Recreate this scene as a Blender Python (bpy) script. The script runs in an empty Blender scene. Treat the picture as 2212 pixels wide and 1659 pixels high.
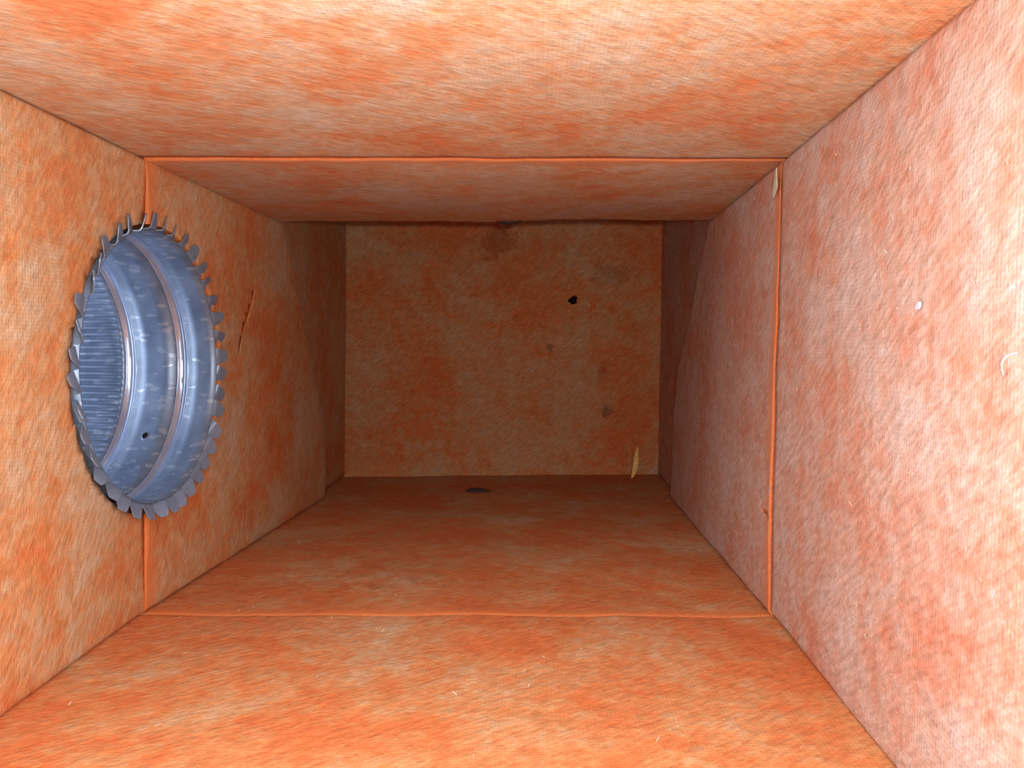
import bpy, bmesh, math, random
from mathutils import Vector, Matrix, noise

random.seed(7)
scene = bpy.context.scene
COL = scene.collection

# ------------------------------------------------------------------ camera
cam_data = bpy.data.cameras.new('camera')
cam_data.sensor_width = 36.0
cam_data.lens = 36.0 * 1661.0 / 2212.0
cam_data.clip_start = 0.005
cam_data.clip_end = 50
cam = bpy.data.objects.new('camera', cam_data)
COL.objects.link(cam)
YAW, PITCH, ROLL = 0.0377, 0.0486, -0.0042
cy, sy, cp, sp, cr, sr = (math.cos(YAW), math.sin(YAW), math.cos(PITCH),
                          math.sin(PITCH), math.cos(ROLL), math.sin(ROLL))
right0 = Vector((cy, sy, 0)); fwd0 = Vector((-sy, cy, 0)); up0 = Vector((0, 0, 1))
fwd = fwd0 * cp - up0 * sp
up1 = fwd0 * sp + up0 * cp
right = right0 * cr - up1 * sr
up = right0 * sr + up1 * cr
cam.matrix_world = Matrix(((right.x, up.x, -fwd.x, 0), (right.y, up.y, -fwd.y, 0),
                           (right.z, up.z, -fwd.z, 0), (0, 0, 0, 1)))
scene.camera = cam

# ------------------------------------------------------------------ light
world = bpy.data.worlds.new('daylight')
scene.world = world
world.use_nodes = True
bg = world.node_tree.nodes['Background']
bg.inputs['Color'].default_value = (0.93, 0.95, 0.95, 1)
bg.inputs['Strength'].default_value = 1.0

flash_data = bpy.data.lights.new('phone_flash', 'POINT')
flash_data.energy = 0.88
flash_data.color = (1.0, 0.93, 0.78)
flash_data.shadow_soft_size = 0.006
flash = bpy.data.objects.new('phone_flash', flash_data)
flash.location = (0.018, -0.012, 0.012)
COL.objects.link(flash)

vs = scene.view_settings
vs.view_transform = 'Standard'
vs.look = 'None'
vs.gamma = 1.0
vs.use_curve_mapping = False
vs.exposure = 2.42
OPEN_Y = 0.182          # where the open mouth of the duct stands
try:
    scene.cycles.max_bounces = 12
    scene.cycles.diffuse_bounces = 7
    scene.cycles.glossy_bounces = 8
except Exception:
    pass


# ------------------------------------------------------------------ materials
def lin(r, g, b):
    f = lambda c: (c / 255 / 12.92) if c / 255 <= 0.04045 else ((c / 255 + 0.055) / 1.055) ** 2.4
    return (f(r), f(g), f(b), 1)


class NT:
    def __init__(self, name):
        self.m = bpy.data.materials.new(name)
        self.m.use_nodes = True
        self.t = self.m.node_tree
        self.bsdf = self.t.nodes['Principled BSDF']

    def n(self, kind, **kw):
        nd = self.t.nodes.new(kind)
        for k, v in kw.items():
            setattr(nd, k, v)
        return nd

    def l(self, a, b):
        self.t.links.new(a, b)

    def math(self, op, a, b=None, clamp=False):
        nd = self.n('ShaderNodeMath', operation=op, use_clamp=clamp)
        for i, v in enumerate((a, b)):
            if v is None:
                continue
            if isinstance(v, (int, float)):
                nd.inputs[i].default_value = v
            else:
                self.l(v, nd.inputs[i])
        return nd.outputs[0]

    def noise(self, vec, scale, detail=4, rough=0.55, dist=0.0):
        nd = self.n('ShaderNodeTexNoise')
        nd.inputs['Scale'].default_value = scale
        nd.inputs['Detail'].default_value = detail
        nd.inputs['Roughness'].default_value = rough
        nd.inputs['Distortion'].default_value = dist
        self.l(vec, nd.inputs['Vector'])
        return nd.outputs['Fac']

    def ramp(self, fac, stops, interp='LINEAR'):
        nd = self.n('ShaderNodeValToRGB')
        cr_ = nd.color_ramp
        cr_.interpolation = interp
        while len(cr_.elements) < len(stops):
            cr_.elements.new(0.5)
        for e, (p, c) in zip(cr_.elements, stops):
            e.position = p
            e.color = c
        self.l(fac, nd.inputs['Fac'])
        return nd.outputs['Color']

    def mix(self, fac, a, b, mode='MIX'):
        nd = self.n('ShaderNodeMix', data_type='RGBA', blend_type=mode)
        for sock, v in ((nd.inputs[0], fac), (nd.inputs[6], a), (nd.inputs[7], b)):
            if isinstance(v, (int, float)):
                sock.default_value = v
            elif isinstance(v, tuple):
                sock.default_value = v
            else:
                self.l(v, sock)
        return nd.outputs[2]

    def smooth(self, v, lo, hi):
        nd = self.n('ShaderNodeMapRange', interpolation_type='SMOOTHSTEP')
        nd.inputs['From Min'].default_value = lo
        nd.inputs['From Max'].default_value = hi
        self.l(v, nd.inputs['Value'])
        return nd.outputs['Result']


SEAM_Y = 0.4324


def liner(name, axes, shift=0.0, cols=None, slant=0.6, pits=1.0, stains=()):
    """Pale woven glass mat over orange fibre board; the mat is thin, so orange shows in blotches."""
    LINER_COL = [tuple(x * 0.87 for x in c[:3]) + (1,) for c in (cols or LINER_BASE)]
    k = NT(name)
    co = k.n('ShaderNodeTexCoord').outputs['Object']
    sep = k.n('ShaderNodeSeparateXYZ')
    k.l(co, sep.inputs[0])
    big = k.noise(co, 15, 3, 0.55, 0.3)
    mid = k.noise(co, 70, 6, 0.68, 0.25)
    fine = k.noise(co, 260, 3, 0.6)
    v = k.math('ADD', k.math('MULTIPLY', big, 0.46), k.math('MULTIPLY', mid, 0.38))
    v = k.math('ADD', v, k.math('MULTIPLY', fine, 0.16))
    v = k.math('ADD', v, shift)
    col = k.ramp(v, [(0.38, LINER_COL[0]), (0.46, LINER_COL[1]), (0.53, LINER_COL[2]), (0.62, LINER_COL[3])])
    # weave
    u, w = sep.outputs[axes[0]], sep.outputs[axes[1]]
    warp = k.math('MULTIPLY', k.math('SUBTRACT', big, 0.5), 0.012)
    kk = 2 * math.pi / 0.0036
    a = k.math('SINE', k.math('MULTIPLY', k.math('ADD', k.math('ADD', u, w), warp), kk))
    b = k.math('SINE', k.math('MULTIPLY', k.math('SUBTRACT', k.math('SUBTRACT', u, w), warp), kk))
    weave = k.math('MULTIPLY', a, b)
    weave01 = k.math('ADD', k.math('MULTIPLY', weave, 0.5), 0.5)
    patch = k.smooth(big, 0.35, 0.65)
    pit = k.math('MULTIPLY', k.smooth(weave01, 0.45, 0.05), k.math('ADD', k.math('MULTIPLY', patch, 0.25 * pits), 0.08 * pits))
    col = k.mix(pit, col, LINER_COL[4])
    # slanting slubs of the mat
    cs, sn = math.cos(slant), math.sin(slant)
    s1 = k.math('ADD', k.math('MULTIPLY', u, cs * 110), k.math('MULTIPLY', w, sn * 110))
    s2 = k.math('ADD', k.math('MULTIPLY', u, -sn * 420), k.math('MULTIPLY', w, cs * 420))
    cmb = k.n('ShaderNodeCombineXYZ')
    k.l(s1, cmb.inputs[0]); k.l(s2, cmb.inputs[1])
    slub = k.noise(cmb.outputs[0], 1.0, 3, 0.6)
    col = k.mix(1.0, col, k.ramp(slub, [(0.3, (.77, .74, .72, 1)), (0.5, (.98, .98, .98, 1)), (0.7, (1.17, 1.20, 1.23, 1))]), 'MULTIPLY')
    # rubbed raw orange along the section joint
    yy = sep.outputs[1]
    band = k.math('MULTIPLY', k.smooth(yy, SEAM_Y - 0.002, SEAM_Y), k.smooth(yy, SEAM_Y + 0.015, SEAM_Y + 0.004))
    band = k.math('MULTIPLY', band, k.smooth(mid, 0.30, 0.50))
    col = k.mix(k.math('MULTIPLY', band, 0.85), col, LINER_COL[5])
    # old smudges
    sm = k.smooth(mid, 0.70, 0.80)
    col = k.mix(k.math('MULTIPLY', sm, 0.45), col, lin(110, 82, 66))
    for (su, sw, rad, stretch, c, amt) in stains:
        du = k.math('MULTIPLY', k.math('SUBTRACT', u, su), 1 / stretch)
        dw = k.math('SUBTRACT', w, sw)
        dd = k.math('SQRT', k.math('ADD', k.math('MULTIPLY', du, du), k.math('MULTIPLY', dw, dw)))
        dd = k.math('ADD', dd, k.math('MULTIPLY', k.math('SUBTRACT', mid, 0.5), rad * 2.5))
        col = k.mix(k.math('MULTIPLY', k.smooth(dd, rad, rad * 0.35), amt), col, c)
    k.l(col, k.bsdf.inputs['Base Color'])
    k.bsdf.inputs['Roughness'].default_value = 0.8
    k.bsdf.inputs['Specular IOR Level'].default_value = 0.25
    h = k.math('ADD', k.math('MULTIPLY', weave01, 0.00010), k.math('MULTIPLY', mid, 0.0016))
    h = k.math('ADD', h, k.math('MULTIPLY', slub, 0.0006))
    bp = k.n('ShaderNodeBump')
    bp.inputs['Strength'].default_value = 0.8
    bp.inputs['Distance'].default_value = 1.0
    k.l(h, bp.inputs['Height'])
    k.l(bp.outputs[0], k.bsdf.inputs['Normal'])
    return k.m


LINER_BASE = [(.58, .17, .065, 1), (.56, .25, .125, 1), (.55, .335, .215, 1), (.55, .41, .33, 1),
             (.42, .15, .06, 1), (.64, .20, .075, 1)]
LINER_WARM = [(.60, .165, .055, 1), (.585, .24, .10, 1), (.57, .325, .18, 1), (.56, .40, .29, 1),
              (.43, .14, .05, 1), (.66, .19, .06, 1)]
LINER_PINK = [(.55, .185, .11, 1), (.54, .265, .195, 1), (.54, .345, .29, 1), (.55, .42, .395, 1),
              (.45, .20, .12, 1), (.64, .22, .09, 1)]


def plain(name, c, rough=0.7, metal=0.0, var=0.25, scale=300, spec=0.3):
    k = NT(name)
    co = k.n('ShaderNodeTexCoord').outputs['Object']
    f = k.noise(co, scale, 4)
    dark = tuple(x * (1 - var) for x in c[:3]) + (1,)
    light = tuple(min(1, x * (1 + var)) for x in c[:3]) + (1,)
    k.l(k.ramp(f, [(0.3, dark), (0.7, light)]), k.bsdf.inputs['Base Color'])
    k.bsdf.inputs['Roughness'].default_value = rough
    k.bsdf.inputs['Metallic'].default_value = metal
    k.bsdf.inputs['Specular IOR Level'].default_value = spec
    return k.m


def galvanised(name, metal, r0, r1, flk, c0, c1):
    k = NT(name)
    co = k.n('ShaderNodeTexCoord').outputs['Object']
    vo = k.n('ShaderNodeTexVoronoi')
    vo.inputs['Scale'].default_value = 330
    vo.inputs['Randomness'].default_value = 1
    mp = k.n('ShaderNodeMapping')
    mp.inputs['Rotation'].default_value = (0, 0.62, 0)
    mp.inputs['Scale'].default_value = (0.55, 1, 1.25)
    k.l(co, mp.inputs[0])
    k.l(mp.outputs[0], vo.inputs['Vector'])
    sepc = k.n('ShaderNodeSeparateColor')
    k.l(vo.outputs['Color'], sepc.inputs[0])
    fleck = k.smooth(sepc.outputs[0], 0.80, 0.98)
    cloud = k.noise(co, 55, 4, 0.6)
    base = k.ramp(cloud, [(0.3, lin(*c0)), (0.7, lin(*c1))])
    base = k.mix(k.math('MULTIPLY', fleck, flk), base, lin(205, 214, 228))
    k.l(base, k.bsdf.inputs['Base Color'])
    k.bsdf.inputs['Metallic'].default_value = metal
    r = k.math('ADD', k.math('MULTIPLY', cloud, r1), r0)
    r = k.math('SUBTRACT', r, k.math('MULTIPLY', fleck, 0.1))
    k.l(r, k.bsdf.inputs['Roughness'])
    return k.m


MAT_XY = liner('liner_mat_level', (0, 1))
MAT_YZ = liner('liner_mat_side', (1, 2), 0.005, LINER_WARM, 1.0)
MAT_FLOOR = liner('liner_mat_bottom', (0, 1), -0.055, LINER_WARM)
MAT_RIGHT = liner('liner_mat_pinkish', (1, 2), 0.02, LINER_PINK, 2.55)
MAT_XZ = liner('liner_mat_end', (0, 2), -0.03, LINER_WARM, 0.6, 2.0,
               [(0.078, -0.075, 0.009, 1.0, lin(78, 52, 46), 0.55), (0.010, 0.000, 0.006, 1.0, lin(96, 74, 58), 0.55),
                (-0.052, 0.124, 0.026, 1.2, lin(128, 42, 16), 0.45), (0.085, 0.085, 0.018, 1.8, lin(112, 84, 70), 0.3),
                (-0.145, -0.10, 0.030, 1.3, lin(196, 92, 24), 0.5), (0.070, -0.030, 0.012, 0.7, lin(140, 58, 20), 0.5)])
MAT_CORE = plain('bare_orange_fibre', lin(206, 112, 60), 0.95, 0, 0.2, 500)
MAT_FOIL = plain('foil_facing', lin(190, 190, 192), 0.35, 1.0, 0.08, 60)
MAT_METAL = galvanised('galvanised_steel', 0.5, 0.30, 0.25, 0.30, (100, 117, 145), (131, 150, 180))
MAT_TAB = galvanised('bent_tab_steel', 0.35, 0.32, 0.2, 0.2, (112, 130, 160), (142, 160, 190))
MAT_BEAD = galvanised('bead_painted_sheen', 0.6, 0.13, 0.09, 0.05, (158, 174, 204), (190, 204, 230))  # paler base colour carries the whitish reflection along the beads
MAT_BLOCKER = plain('blocker_dark', lin(84, 66, 52), 0.8, 0, 0.3, 25)
MAT_HOLE = plain('painted_hole_shade', lin(16, 14, 16), 0.9, 0, 0.1)  # near-black colour stands in for the shade inside holes
MAT_STRAW = plain('pale_wood', lin(238, 204, 132), 0.7, 0, 0.2, 400)
MAT_PAPER = plain('pale_green_scrap', lin(190, 190, 168), 0.6, 0, 0.12, 300)
MAT_FIBRE = plain('white_glass_fibre', lin(240, 232, 224), 0.35, 0, 0.05, 200, 0.6)
MAT_DARK = plain('dark_matte', lin(72, 58, 56), 0.95, 0, 0.3, 500)
MAT_LINT = plain('grey_blue_lint', lin(176, 178, 198), 0.8, 0, 0.1, 400)


# ------------------------------------------------------------------ builders
def mesh_obj(name, verts, faces, mats, parent=None, idx=None, smooth=True):
    me = bpy.data.meshes.new(name)
    me.from_pydata([tuple(v) for v in verts], [], faces)
    for m in mats:
        me.materials.append(m)
    for i, p in enumerate(me.polygons):
        if idx:
            p.material_index = idx[i]
        p.use_smooth = smooth if not isinstance(smooth, list) else smooth[i]
    me.update()
    o = bpy.data.objects.new(name, me)
    COL.objects.link(o)
    if parent:
        o.parent = parent
    return o


def empty(name, loc=(0, 0, 0)):
    o = bpy.data.objects.new(name, None)
    o.empty_display_size = 0.02
    o.location = loc
    COL.objects.link(o)
    return o


def tag(o, label, cat, group=None):
    o['label'] = label
    o['category'] = cat
    if group:
        o['group'] = group


def structure(name, label):
    o = empty(name)
    o['kind'] = 'structure'
    o['label'] = label
    return o


def seg_dist(p, a, b):
    ax, ay = a; bx, by = b
    dx, dy = bx - ax, by - ay
    t = max(0, min(1, ((p[0] - ax) * dx + (p[1] - ay) * dy) / (dx * dx + dy * dy + 1e-12)))
    return math.hypot(p[0] - ax - t * dx, p[1] - ay - t * dy)


TH = 0.025


def panel(parent, outer, mapf, normal, liner_mat, holes=(), off=0.0, rounded=(), ridges=(),
          grid=0.006, wave=0.0009, name='panel', th=TH):
    """A board: outline and holes in flat board coordinates, laid on the duct wall by mapf."""
    bm = bmesh.new()
    for loop in [outer] + list(holes):
        vs_ = [bm.verts.new((p[0], p[1], 0)) for p in loop]
        for i in range(len(vs_)):
            bm.edges.new((vs_[i], vs_[(i + 1) % len(vs_)]))
    bmesh.ops.triangle_fill(bm, edges=bm.edges[:], use_beauty=True, normal=(0, 0, 1))

    def cut(co, no):
        bmesh.ops.bisect_plane(bm, geom=bm.verts[:] + bm.edges[:] + bm.faces[:], dist=1e-6,
                               plane_co=co, plane_no=no)
    for ax in (0, 1):
        lo = min(p[ax] for p in outer); hi = max(p[ax] for p in outer)
        n = max(1, int((hi - lo) / grid))
        for i in range(1, n):
            c = [0, 0, 0]; d = [0, 0, 0]
            c[ax] = lo + (hi - lo) * i / n; d[ax] = 1
            cut(c, d)
    for r in ridges:
        for s in (-1, -0.4, 0.4, 1):
            cut((r[0] + s * r[2], 0, 0), (1, 0, 0))
    segs = [(outer[i], outer[(i + 1) % len(outer)]) for i in rounded]
    for a, b in segs:
        d = Vector((b[0] - a[0], b[1] - a[1], 0)).normalized()
        nn = Vector((-d.y, d.x, 0))
        cx = sum(p[0] for p in outer) / len(outer); cyy = sum(p[1] for p in outer) / len(outer)
        if nn.dot(Vector((cx - a[0], cyy - a[1], 0))) < 0:
            nn = -nn
        for q in (0.0008, 0.0018, 0.003):
            cut(Vector((a[0], a[1], 0)) + nn * q, nn)
    bmesh.ops.triangulate(bm, faces=bm.faces[:])
    bm.verts.ensure_lookup_table(); bm.verts.index_update()
    N = Vector(normal)
    front, back = [], []
    for v in bm.verts:
        u, w = v.co.x, v.co.y
        P = Vector(mapf(u, w))
        h = (off(u, w) if callable(off) else off) + wave * (noise.noise(P * 14) + 0.45 * noise.noise(P * 45 + Vector((3, 1, 7))))
        for r in ridges:
            h += r[1] * max(0, 1 - abs(u - r[0]) / r[2])
        if segs:
            d = min(seg_dist((u, w), a, b) for a, b in segs)
            h -= 0.0022 * max(0, 1 - d / 0.003) ** 2
        front.append(P + N * h)
        back.append(P - N * th)
    n = len(front)
    faces, idx, sm = [], [], []
    for f in bm.faces:
        t = [v.index for v in f.verts]
        faces.append(t); idx.append(0); sm.append(True)
        faces.append([i + n for i in reversed(t)]); idx.append(2); sm.append(False)
    for e in bm.edges:
        if len(e.link_faces) == 1:
            a, b = e.verts[0].index, e.verts[1].index
            # orientation along the face
            t = [v.index for v in e.link_faces[0].verts]
            if t[(t.index(a) + 1) % len(t)] != b:
                a, b = b, a
            faces.append([b, a, a + n, b + n]); idx.append(1); sm.append(False)
    bm.free()
    o = mesh_obj(name, front + back, faces, [liner_mat, MAT_CORE, MAT_FOIL], parent, idx, sm)
    b2 = bmesh.new(); b2.from_mesh(o.data)
    bmesh.ops.recalc_face_normals(b2, faces=b2.faces[:])
    b2.to_mesh(o.data); b2.free()
    return o


def poly(tab):
    def f(y):
        for (y0, p0), (y1, p1) in zip(tab, tab[1:]):
            if y <= y1 or (y1, p1) == tab[-1]:
                t = (y - y0) / (y1 - y0)
                return Vector(p0).lerp(Vector(p1), t)
    return f


# the four long corners of the duct, (x, z) against depth y
TL = poly([(-0.05, (-.2238, .1072)), (SEAM_Y, (-.2244, .1060)), (.648, (-.2200, .1050)), (.89, (-.2140, .1050))])
TR = poly([(-0.05, (.1263, .1088)), (SEAM_Y, (.1310, .1030)), (.648, (.1395, .1058)), (.89, (.1325, .1058))])
BR = poly([(-0.05, (.1244, -.1554)), (SEAM_Y, (.1301, -.1506)), (.89, (.1305, -.1505))])
BL = poly([(-0.05, (-.2225, -.1668)), (SEAM_Y, (-.2300, -.1561)), (.89, (-.2180, -.1565))])
ZB, ZT = -0.153, 0.106
XL, XR = -0.226, 0.131
BACK_Y = 0.915
ELBOW_Y = 0.648
TOP_Z = 0.55
L_STRIP, R_STRIP = 0.777, 0.768


def toe(y, y0, slope, step):
    return step + slope * (y - y0) if y > y0 + 1e-6 else 0.0


def left_map(y, z, out=0.0):
    f = (z - ZB) / (ZT - ZB)
    p = BL(y).lerp(TL(y), min(f, 1.15)) if f > 1.15 else BL(y).lerp(TL(y), f)
    zz = z if f > 1.15 else p.y
    return (p.x - out, y, zz)


def right_map(y, z, out=0.0):
    f = (z - ZB) / (ZT - ZB)
    p = BR(y).lerp(TR(y), min(f, 1.15))
    zz = z if f > 1.15 else p.y
    return (p.x + out, y, zz)


def level_map(A, B):
    def f(x, y):
        p = A(y).lerp(B(y), (x - XL) / (XR - XL))
        return (p.x, y, p.y)
    return f


ceil_map, floor_map = level_map(TL, TR), level_map(BL, BR)

# ------------------------------------------------------------------ collar opening
HC_Y, HC_Z, HR = 0.4450, -0.0130, 0.0795
cut_r = HR + 0.0036
dyn = SEAM_Y - HC_Y
za = math.sqrt(cut_r ** 2 - dyn ** 2)


def arc(side, n=40):
    """Points of the round cut on one side of the joint, from the top joint point to the bottom one."""
    a0 = math.atan2(za, dyn)
    pts = []
    for i in range(n + 1):
        if side < 0:
            t = a0 + (2 * math.pi - 2 * a0) * i / n
        else:
            t = a0 - 2 * a0 * i / n
        pts.append((HC_Y + cut_r * math.cos(t), HC_Z + cut_r * math.sin(t)))
    return pts


def slit(p0, p1, w):
    """A tapering tear between two points."""
    d = Vector((p1[0] - p0[0], p1[1] - p0[1])); n = Vector((-d.y, d.x)).normalized()
    out, outb = [], []
    for i in range(7):
        t = i / 6
        c = Vector(p0) + d * t + n * (math.sin(t * 7) * w * 0.8)
        q = w * math.sin(math.pi * (0.06 + 0.88 * t)) * 0.5
        out.append(c + n * q); outb.append(c - n * q)
    return [tuple(p) for p in out + outb[::-1]]


def blob(c, ru, rv, n=14, jit=0.3, seed=0, ang=0.0):
    rnd = random.Random(seed)
    pts = []
    for i in range(n):
        t = 2 * math.pi * i / n
        k = 1 + rnd.uniform(-jit, jit)
        x, y = ru * k * math.cos(t), rv * k * math.sin(t)
        pts.append((c[0] + x * math.cos(ang) - y * math.sin(ang), c[1] + x * math.sin(ang) + y * math.cos(ang)))
    return pts


def backing(parent, pts, N, mat=MAT_HOLE, depth=0.014):
    """Closes a pit in a board from behind: a small plate inside the board."""
    N = Vector(N)
    c = sum((Vector(p) for p in pts), Vector()) / len(pts)
    v = [c + (Vector(p) - c) * 1.3 - N * depth for p in pts]
    v2 = [p - N * 0.003 for p in v]
    n = len(v)
    f = [list(range(n)), list(range(2 * n - 1, n - 1, -1))] + [[i, i + n, (i + 1) % n + n, (i + 1) % n] for i in range(n)]
    return mesh_obj('pit_bottom', v + v2, f, [mat], parent, smooth=False)


# ------------------------------------------------------------------ left wall
wl = structure('wall_left', 'orange lined left side of the duct with the round metal collar')
near = [(OPEN_Y, ZB), (SEAM_Y, ZB)] + [p for p in arc(-1)][::-1] + [(SEAM_Y, ZT), (OPEN_Y, ZT)]
panel(wl, near, left_map, (1, 0, 0), MAT_YZ, rounded=(0, len(near) - 2), off=0.0)
ml = [(L_STRIP, ZB), (L_STRIP, -.110), (.765, -.075), (.745, -.035), (.718, .010), (.690, .052), (.668, .083), (ELBOW_Y + 0.004, ZT)]
far = [(SEAM_Y, ZB)] + ml + [(SEAM_Y, ZT)] + arc(1)
crack = slit((.590, .044), (.560, -.004), 0.0016)
panel(wl, far, left_map, (1, 0, 0), MAT_YZ, holes=[crack], off=0.0005, rounded=(0, 1, 2, 3, 4, 5, 6, 7, 8))
backing(wl, [left_map(*p) for p in crack], (1, 0, 0), MAT_CORE, 0.006)
panel(wl, ml[::-1] + [(BACK_Y + TH, ZB), (BACK_Y + TH, TOP_Z), (ELBOW_Y - 0.01, TOP_Z), (ELBOW_Y - 0.01, ZT + 0.02)],
      lambda y, z: left_map(y, z, 0.0055 + 0.05 * (y - ELBOW_Y)), (1, 0, 0), MAT_YZ)

# ------------------------------------------------------------------ right wall
wr = structure('wall_right', 'pinkish orange lined right side of the duct, brightest near the mouth')
panel(wr, [(0.198, ZB), (SEAM_Y, ZB), (SEAM_Y, ZT), (0.198, ZT)], right_map, (-1, 0, 0), MAT_RIGHT, rounded=(0, 2))
tear = slit((.4335, -.099), (.452, -.092), 0.0022)
mr = [(R_STRIP, ZB), (R_STRIP, -.075), (.755, -.024), (.714, .022), (.678, .072), (ELBOW_Y + 0.004, ZT)]
panel(wr, [(SEAM_Y, ZB)] + mr + [(SEAM_Y, ZT)], right_map, (-1, 0, 0), MAT_RIGHT, holes=[slit((.437, -.0985), (.452, -.092), 0.002)],
      off=lambda y, z: 0.0007 - 0.003 * z, rounded=(0, 1, 2, 3, 4, 5, 6))
backing(wr, [right_map(*p) for p in tear], (-1, 0, 0), MAT_FOIL, 0.004)
panel(wr, mr[::-1] + [(BACK_Y + TH, ZB), (BACK_Y + TH, TOP_Z), (ELBOW_Y - 0.01, TOP_Z), (ELBOW_Y - 0.01, ZT + 0.02)],
      lambda y, z: right_map(y, z, 0.0045 + 0.018 * (y - ELBOW_Y)), (-1, 0, 0), MAT_RIGHT)

# ------------------------------------------------------------------ ceiling and floor
ce = structure('ceiling', 'orange lined top of the duct ending at the upward elbow')
X0, X1 = XL - TH - 0.006, XR + TH + 0.006
panel(ce, [(X0, OPEN_Y), (X1, OPEN_Y), (X1, SEAM_Y), (X0, SEAM_Y)], ceil_map, (0, 0, -1), MAT_XY)
rnd = random.Random(3)
rag = []
nx = 60
for i in range(nx + 1):
    x = X1 + (X0 - X1) * i / nx
    y = ELBOW_Y + 0.003 * noise.noise(Vector((x * 60, 2.2, 0))) + 0.0012 * noise.noise(Vector((x * 240, 5, 0)))
    rag.append((x, y))
panel(ce, [(X0, SEAM_Y), (X1, SEAM_Y)] + rag, ceil_map, (0, 0, -1), MAT_XY, off=lambda x, y: 0.0005 - 0.002 * x, wave=0.0014)
panel(ce, [(X0, ELBOW_Y - 0.03), (X1, ELBOW_Y - 0.03), (X1, BACK_Y + 0.03), (X0, BACK_Y + 0.03)],
      lambda x, y: (x, y, TOP_Z), (0, 0, -1), MAT_XY, grid=0.02)

gv, gf = [], []
for i in range(13):                                   # added dark strip painting the shade of a torn notch in the edge
    t = i / 12
    x = -0.047 + 0.025 * t
    p = Vector(ceil_map(x, ELBOW_Y - 0.004))
    w = 0.0006 + 0.0034 * math.sin(math.pi * t) * (1 + 0.35 * noise.noise(Vector((t * 9, 1, 2))))
    gv += [p + Vector((0, -0.004, 0.001)), p + Vector((0, -0.002, -w * .6)), p + Vector((0, 0.002, -w)), p + Vector((0, 0.004, -w * .5)), p + Vector((0, 0.004, 0.001))]
    if i:
        b = i * 5 - 5
        gf += [[b + j, b + j + 1, b + j + 6, b + j + 5] for j in range(4)]
o = mesh_obj('notch_shade_strip', gv, gf, [MAT_DARK], ce)
o['label'] = 'dark strip standing in for a shaded notch in the ceiling edge'

fl = structure('floor', 'orange lined bottom of the duct running back into shade')
panel(fl, [(X0, OPEN_Y), (X1, OPEN_Y), (X1, SEAM_Y), (X0, SEAM_Y)], floor_map, (0, 0, 1), MAT_FLOOR, rounded=(2,), wave=0.0012)
panel(fl, [(X0, SEAM_Y), (X1, SEAM_Y), (X1, BACK_Y + TH), (X0, BACK_Y + TH)], floor_map, (0, 0, 1), MAT_FLOOR, 
      off=-0.0008, wave=0.0012, rounded=(0,))

# ------------------------------------------------------------------ back and riser front
wb = structure('wall_back', 'dim orange brown board closing the far end of the duct')
hole = blob((0.0374, 0.0550), 0.0062, 0.0042, 11, 0.4, 11, 0.4)
back_map = lambda x, z: (x, BACK_Y + 0.01 * (x - 0.0), z)
panel(wb, [(X0, ZB - 0.02), (X1, ZB - 0.02), (X1, TOP_Z), (X0, TOP_Z)], back_map, (0, -1, 0), MAT_XZ, holes=[hole],
      ridges=((-0.088, 0.0009, 0.005), (0.0083, 0.0006, 0.006), (0.1072, 0.0009, 0.004)), wave=0.0013)
backing(wb, [back_map(*p) for p in hole], (0, -1, 0), MAT_HOLE, 0.010)
wf = structure('wall_riser', 'orange lined front side of the upward duct beyond the ceiling edge')
panel(wf, [(X0, ZT + TH + 0.004), (X1, ZT + TH + 0.004), (X1, TOP_Z), (X0, TOP_Z)],
      lambda x, z: (x, ELBOW_Y - 0.006, z), (0, 1, 0), MAT_XZ, grid=0.02)

# added unseen slab behind the camera, blocks straight-on light into the duct
def box(name, lo, hi, mat):
    v = [(x, y, z) for x in (lo[0], hi[0]) for y in (lo[1], hi[1]) for z in (lo[2], hi[2])]
    f = [[0, 1, 3, 2], [4, 6, 7, 5], [0, 4, 5, 1], [2, 3, 7, 6], [0, 2, 6, 4], [1, 5, 7, 3]]
    return mesh_obj(name, v, f, [mat], smooth=False)


blocker = box('light_blocker_1', (-0.80, -0.68, -0.58), (0.66, -0.60, 0.31), MAT_BLOCKER)
blocker['kind'] = 'structure'
blocker['label'] = 'broad dark slab added outside the duct mouth to block light'

# loose orange tuft torn from the far board
tv, tf = [], []
for i in range(9):
    t = i / 8
    c = Vector((0.0575 + 0.004 * math.sin(t * 4), BACK_Y - 0.0012, 0.0530 - 0.013 * t))
    w = 0.0014 + 0.0018 * math.sin(math.pi * min(1, t * 1.1)) * (1 if i % 2 else 0.7)
    tv += [c + Vector((-w, 0.0022, 0)), c + Vector((-w * .4, -0.0012, 0.0005)), c + Vector((w * .5, -0.0012, 0)), c + Vector((w, 0.0022, 0))]
    if i:
        b = (i - 1) * 4
        tf += [[b + j, b + j + 1, b + j + 5, b + j + 4] for j in range(3)]
mesh_obj('torn_tuft', tv, tf, [MAT_CORE], wb)

# ------------------------------------------------------------------ the metal collar
WX = -0.2262                      # wall face at the collar
root = empty('duct_collar', (WX, HC_Y, HC_Z))
tag(root, 'round galvanised steel duct collar with bent tabs set in the left wall', 'duct collar')


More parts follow.
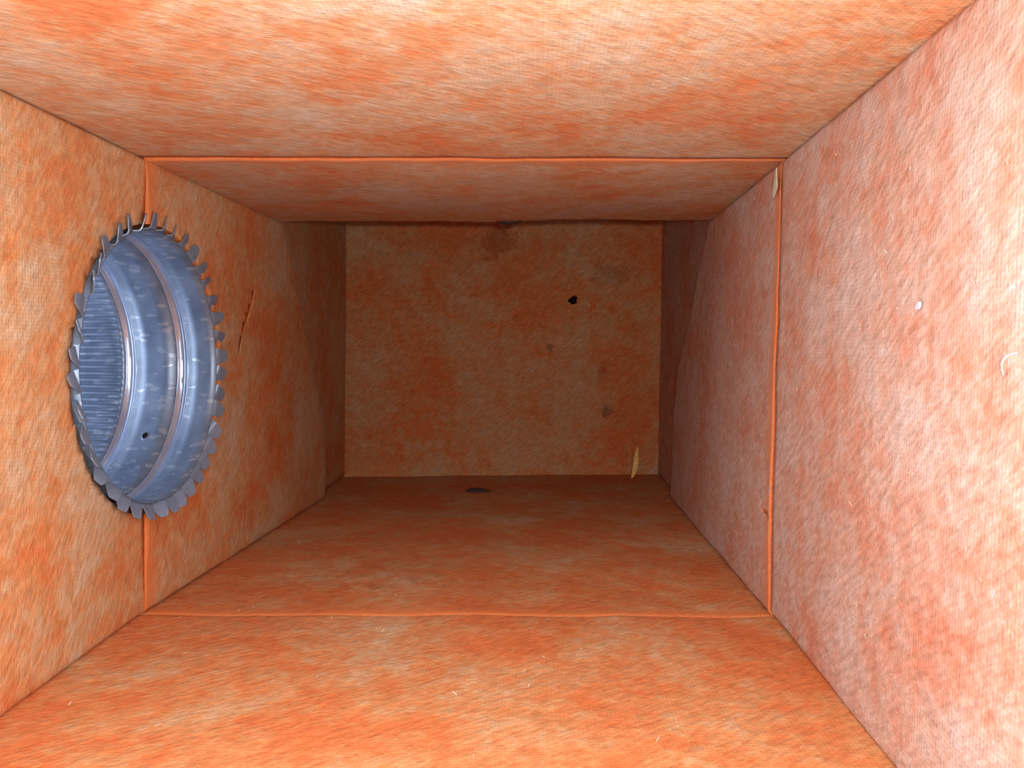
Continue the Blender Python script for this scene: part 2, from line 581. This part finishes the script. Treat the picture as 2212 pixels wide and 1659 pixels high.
def revolve(name, prof, seg, crimp=None, mat=None):
    """prof: (distance outward from the wall, radius, crimp weight)."""
    v, f = [], []
    for (q, r, cw) in prof:
        for s in range(seg):
            t = 2 * math.pi * s / seg
            rr = r + (crimp[1] * cw * math.cos(crimp[0] * t) if crimp else 0)
            v.append((-q, rr * math.cos(t), rr * math.sin(t)))
    for i in range(len(prof) - 1):
        for s in range(seg):
            a = i * seg + s; b = i * seg + (s + 1) % seg
            f.append([a, b, b + seg, a + seg])
    o = mesh_obj(name, v, f, [mat or MAT_METAL], root)
    md = o.modifiers.new('sheet', 'SOLIDIFY')
    md.thickness = 0.0006
    md.offset = 1
    return o


def bead_prof(q0, w, h, n=12):
    return [(q0 + w * i / n, HR + h * math.sin(math.pi * i / n) ** 1.0, 0) for i in range(n + 1)]


B1, B2, BW = 0.0180, 0.0545, 0.0084
revolve('sleeve', [(-0.0016, HR, 0), (0.004, HR, 0), (0.010, HR, 0), (B1, HR, 0)], 160)
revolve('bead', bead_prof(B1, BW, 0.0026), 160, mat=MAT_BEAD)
revolve('sleeve', [(B1 + BW, HR, 0), (0.036, HR, 0), (0.046, HR, 0), (B2, HR, 0)], 160)
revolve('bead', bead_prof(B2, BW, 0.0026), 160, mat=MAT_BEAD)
revolve('leak_ring', [(0.0268, HR + .0004, 0), (0.0268, HR + .006, 0), (0.0268, HR + .013, 0)], 160)  # added ring outside the board, blocks light leaking around the sleeve
e0 = B2 + BW
revolve('crimped_end', [(e0, HR, 0), (e0 + .003, HR, 0), (e0 + .007, HR - .0003, 1), (e0 + .02, HR - .0008, 1), (e0 + .034, HR - .0014, 1), (e0 + .048, HR - .002, 1), (e0 + .056, HR - .0015, 0), (e0 + .16, HR - .0015, 0)],
        108 * 8, (108, 0.0010))
# screw hole: dark disc on the middle band, its inner shade painted
th_ = math.radians(-37.8)
sv, sf = [], []
for i in range(14):
    a = 2 * math.pi * i / 14
    for rr, dep in ((0.0036, -0.0007), (0.0024, -0.0014), (0.0019, -0.0010)):
        q = 0.0405 + rr * math.cos(a) * 0.8
        t = th_ + rr * math.sin(a) / HR
        sv.append((-q, (HR + dep) * math.cos(t), (HR + dep) * math.sin(t)))
for i in range(14):
    j = (i + 1) % 14
    sf += [[i * 3, j * 3, j * 3 + 1, i * 3 + 1], [i * 3 + 1, j * 3 + 1, j * 3 + 2, i * 3 + 2]]
sf.append([i * 3 + 2 for i in range(14)])
so = mesh_obj('screw_hole', sv, sf, [MAT_METAL, MAT_HOLE], root, [0, 1] * 14 + [1])
so['label'] = 'small screw hole with its dark inside painted'


def tab_mesh():
    path = [(-0.0022, 0.0, 0.0056), (0.0006, 0.0001, 0.0056), (0.0018, 0.0006, 0.0055), (0.0027, 0.0018, 0.0053), (0.0033, 0.0034, 0.0049),
            (0.0039, 0.0052, 0.0044), (0.0045, 0.0070, 0.0038), (0.0049, 0.0086, 0.0031), (0.0051, 0.0095, 0.0022)]
    v, f = [], []
    tk = 0.0006
    for i, (a, r, w) in enumerate(path):
        p0 = path[max(0, i - 1)]; p1 = path[min(len(path) - 1, i + 1)]
        d = Vector((p1[0] - p0[0], p1[1] - p0[1])).normalized()
        na, nr = d.y * tk, -d.x * tk
        for s in (-1, 0, 1):
            bow = 0.0004 * (1 - abs(s))
            v.append((s * w, a, r + bow * 0))
        for s in (-1, 0, 1):
            v.append((s * w, a - na, r - nr))
    n = len(path)
    for i in range(n - 1):
        b, c = i * 6, i * 6 + 6
        f += [[b, b + 1, c + 1, c], [b + 1, b + 2, c + 2, c + 1], [b + 4, b + 3, c + 3, c + 4], [b + 5, b + 4, c + 4, c + 5],
              [b + 3, b, c, c + 3], [b + 2, b + 5, c + 5, c + 2]]
    f += [[0, 3, 4, 5, 2, 1], [(n - 1) * 6 + i for i in (0, 1, 2, 5, 4, 3)]]
    me = bpy.data.meshes.new('tab')
    me.from_pydata(v, [], f)
    me.materials.append(MAT_TAB)
    me.update()
    return me


TAB = tab_mesh()
NT_ = 40
rt = random.Random(21)
for i in range(NT_):
    t = 2 * math.pi * (i + 0.5) / NT_ + rt.uniform(-0.012, 0.012)
    er = Vector((0, math.cos(t), math.sin(t)))
    et = Vector((0, -math.sin(t), math.cos(t)))
    ea = Vector((1, 0, 0))
    M = Matrix((et, ea, er)).transposed().to_4x4()
    M = M @ Matrix.Rotation(math.radians(rt.gauss(0, 7)), 4, 'X') @ Matrix.Rotation(math.radians(16 + rt.gauss(0, 7)), 4, 'Z')
    M.translation = er * HR
    o = bpy.data.objects.new('tab', TAB)
    COL.objects.link(o)
    o.parent = root
    o.matrix_local = M

# ------------------------------------------------------------------ small loose things
# wood splinter leaning on the far board
P0 = Vector((0.1025, 0.8600, -0.1465)); P1 = Vector((0.1128, 0.8855, -0.1150))
ax = (P1 - P0); side = Vector((1, 0.1, 0)).normalized(); dep = ax.cross(side).normalized()
sv, sf = [], []
prof = [(0, .0008, .0006), (.08, .0021, .0010), (.3, .0030, .0012), (.55, .0030, .0012), (.72, .0026, .0010), (.88, .0017, .0008), (1, .0009, .0005)]
for t, w, d in prof:
    c = P0 + ax * t + side * (0.0012 * math.sin(t * 5))
    for a in range(6):
        an = a * math.pi / 3
        sv.append(c + side * (w * math.cos(an)) + dep * (d * math.sin(an)))
for i in range(len(prof) - 1):
    for a in range(6):
        b = (a + 1) % 6
        sf.append([i * 6 + a, i * 6 + b, i * 6 + 6 + b, i * 6 + 6 + a])
sf += [[5, 4, 3, 2, 1, 0], [(len(prof) - 1) * 6 + a for a in range(6)]]
o = mesh_obj('wood_splinter', sv, sf, [MAT_STRAW], smooth=False)
tag(o, 'pale yellow wood splinter leaning in the far lower right corner', 'splinter')


def sheet(name, pts, N, th, mat):
    N = Vector(N)
    v = [Vector(p) for p in pts] + [Vector(p) + N * th for p in pts]
    n = len(pts)
    f = [list(range(n))[::-1], [i + n for i in range(n)]] + [[i, (i + 1) % n, (i + 1) % n + n, i + n] for i in range(n)]
    return mesh_obj(name, v, f, [mat], smooth=False)


def on_right(y, z, off):
    p = right_map(y, z)
    return (p[0] - off, p[1], p[2])


scrap = [(.4320, .1015), (.4310, .0955), (.4300, .0900), (.4375, .0858), (.4383, .0890), (.4360, .0940)]
o = sheet('tape_scrap', [on_right(y, z, 0.0024) for i, (y, z) in enumerate(scrap)], (-1, 0, 0), 0.0005, MAT_PAPER)
tag(o, 'pale greenish pointed scrap stuck at the top of the right wall joint', 'scrap')
o = sheet('lint_fleck', [on_right(y, z, 0.0004) for y, z in blob((.2675, .0147), 0.0019, .0010, 9, .2, 4, 2.4)], (-1, 0, 0), 0.0009, MAT_LINT)
tag(o, 'small grey blue lint fleck on the bright right wall', 'lint')


def strand(pts, r, v, f):
    base = len(v)
    for i, p in enumerate(pts):
        d = (pts[min(i + 1, len(pts) - 1)] - pts[max(i - 1, 0)]).normalized()
        s = d.cross(Vector((0.3, 0.2, 1))).normalized(); q = d.cross(s)
        for a in range(3):
            an = a * 2 * math.pi / 3
            v.append(p + (s * math.cos(an) + q * math.sin(an)) * r)
    for i in range(len(pts) - 1):
        for a in range(3):
            b = (a + 1) % 3
            f.append([base + i * 3 + a, base + i * 3 + b, base + i * 3 + 3 + b, base + i * 3 + 3 + a])


v, f = [], []
strand([Vector(on_right(    .2172 - .0065 * t, -.0070 + .0060 * math.sin(t * 1.5), 0.0008 + 0.002 * math.sin(t * 3))) for t in [i / 9 for i in range(10)]], 0.00030, v, f)
o = mesh_obj('curled_fibre', v, f, [MAT_FIBRE])
tag(o, 'cream curled fibre at the edge of the right wall', 'fibre')

v, f = [], []
rf = random.Random(5)
for i in range(150):
    y = 0.17 + 0.55 * rf.random() ** 1.5
    z = rf.uniform(-0.14, 0.10)
    L = rf.uniform(0.0008, 0.0026)
    an = rf.gauss(2.4, 0.45)
    up_ = rf.uniform(0.0003, 0.0016)
    base_off = 0.0004 + (0.0011 if y > SEAM_Y else 0)
    strand([Vector(on_right(y + (t - .5) * L * math.cos(an), z + (t - .5) * L * math.sin(an), base_off + up_ * t)) for t in (0, .5, 1)],
           rf.uniform(0.00007, 0.00016), v, f)
o = mesh_obj('stray_fibres', v, f, [MAT_FIBRE], wr)
o['kind'] = 'stuff'
v, f = [], []
for i in range(36):
    y = 0.22 + 0.45 * rf.random() ** 1.4
    x = rf.uniform(-0.21, 0.12)
    L = rf.uniform(0.0008, 0.0024); an = rf.uniform(0, 3.1); up_ = rf.uniform(0.0002, 0.0014)
    p = Vector(floor_map(x, y)) + Vector((0, 0, 0.0008))
    strand([p + Vector(((t - .5) * L * math.cos(an), (t - .5) * L * math.sin(an), up_ * t)) for t in (0, .5, 1)], rf.uniform(.00006, .00013), v, f)
o = mesh_obj('stray_fibres', v, f, [MAT_FIBRE], fl)
o['kind'] = 'stuff'

# dark mound lying on the floor near the far board
v, f = [], []
rings, segs_ = 6, 18
c = Vector((-0.0675, 0.812, floor_map(-0.0675, 0.812)[2]))
for i in range(rings):
    t = i / (rings - 1)
    for j in range(segs_):
        a = 2 * math.pi * j / segs_
        k_ = 1 + 0.22 * noise.noise(Vector((math.cos(a) * 1.7, math.sin(a) * 1.7, 4.2)))
        v.append(c + Vector((0.0135 * k_ * math.cos(t * 1.5) * math.cos(a), 0.0085 * k_ * math.cos(t * 1.5) * math.sin(a),
                             -0.0012 + 0.0042 * math.sin(t * 1.5) * (1 + 0.3 * noise.noise(Vector((a, t * 3, 1)))))))
for i in range(rings - 1):
    for j in range(segs_):
        q = (j + 1) % segs_
        f.append([i * segs_ + j, i * segs_ + q, (i + 1) * segs_ + q, (i + 1) * segs_ + j])
f.append([(rings - 1) * segs_ + j for j in range(segs_)])
o = mesh_obj('dark_mound', v, f, [MAT_DARK])
tag(o, 'dark flattened mound on the floor before the far board', 'mound')
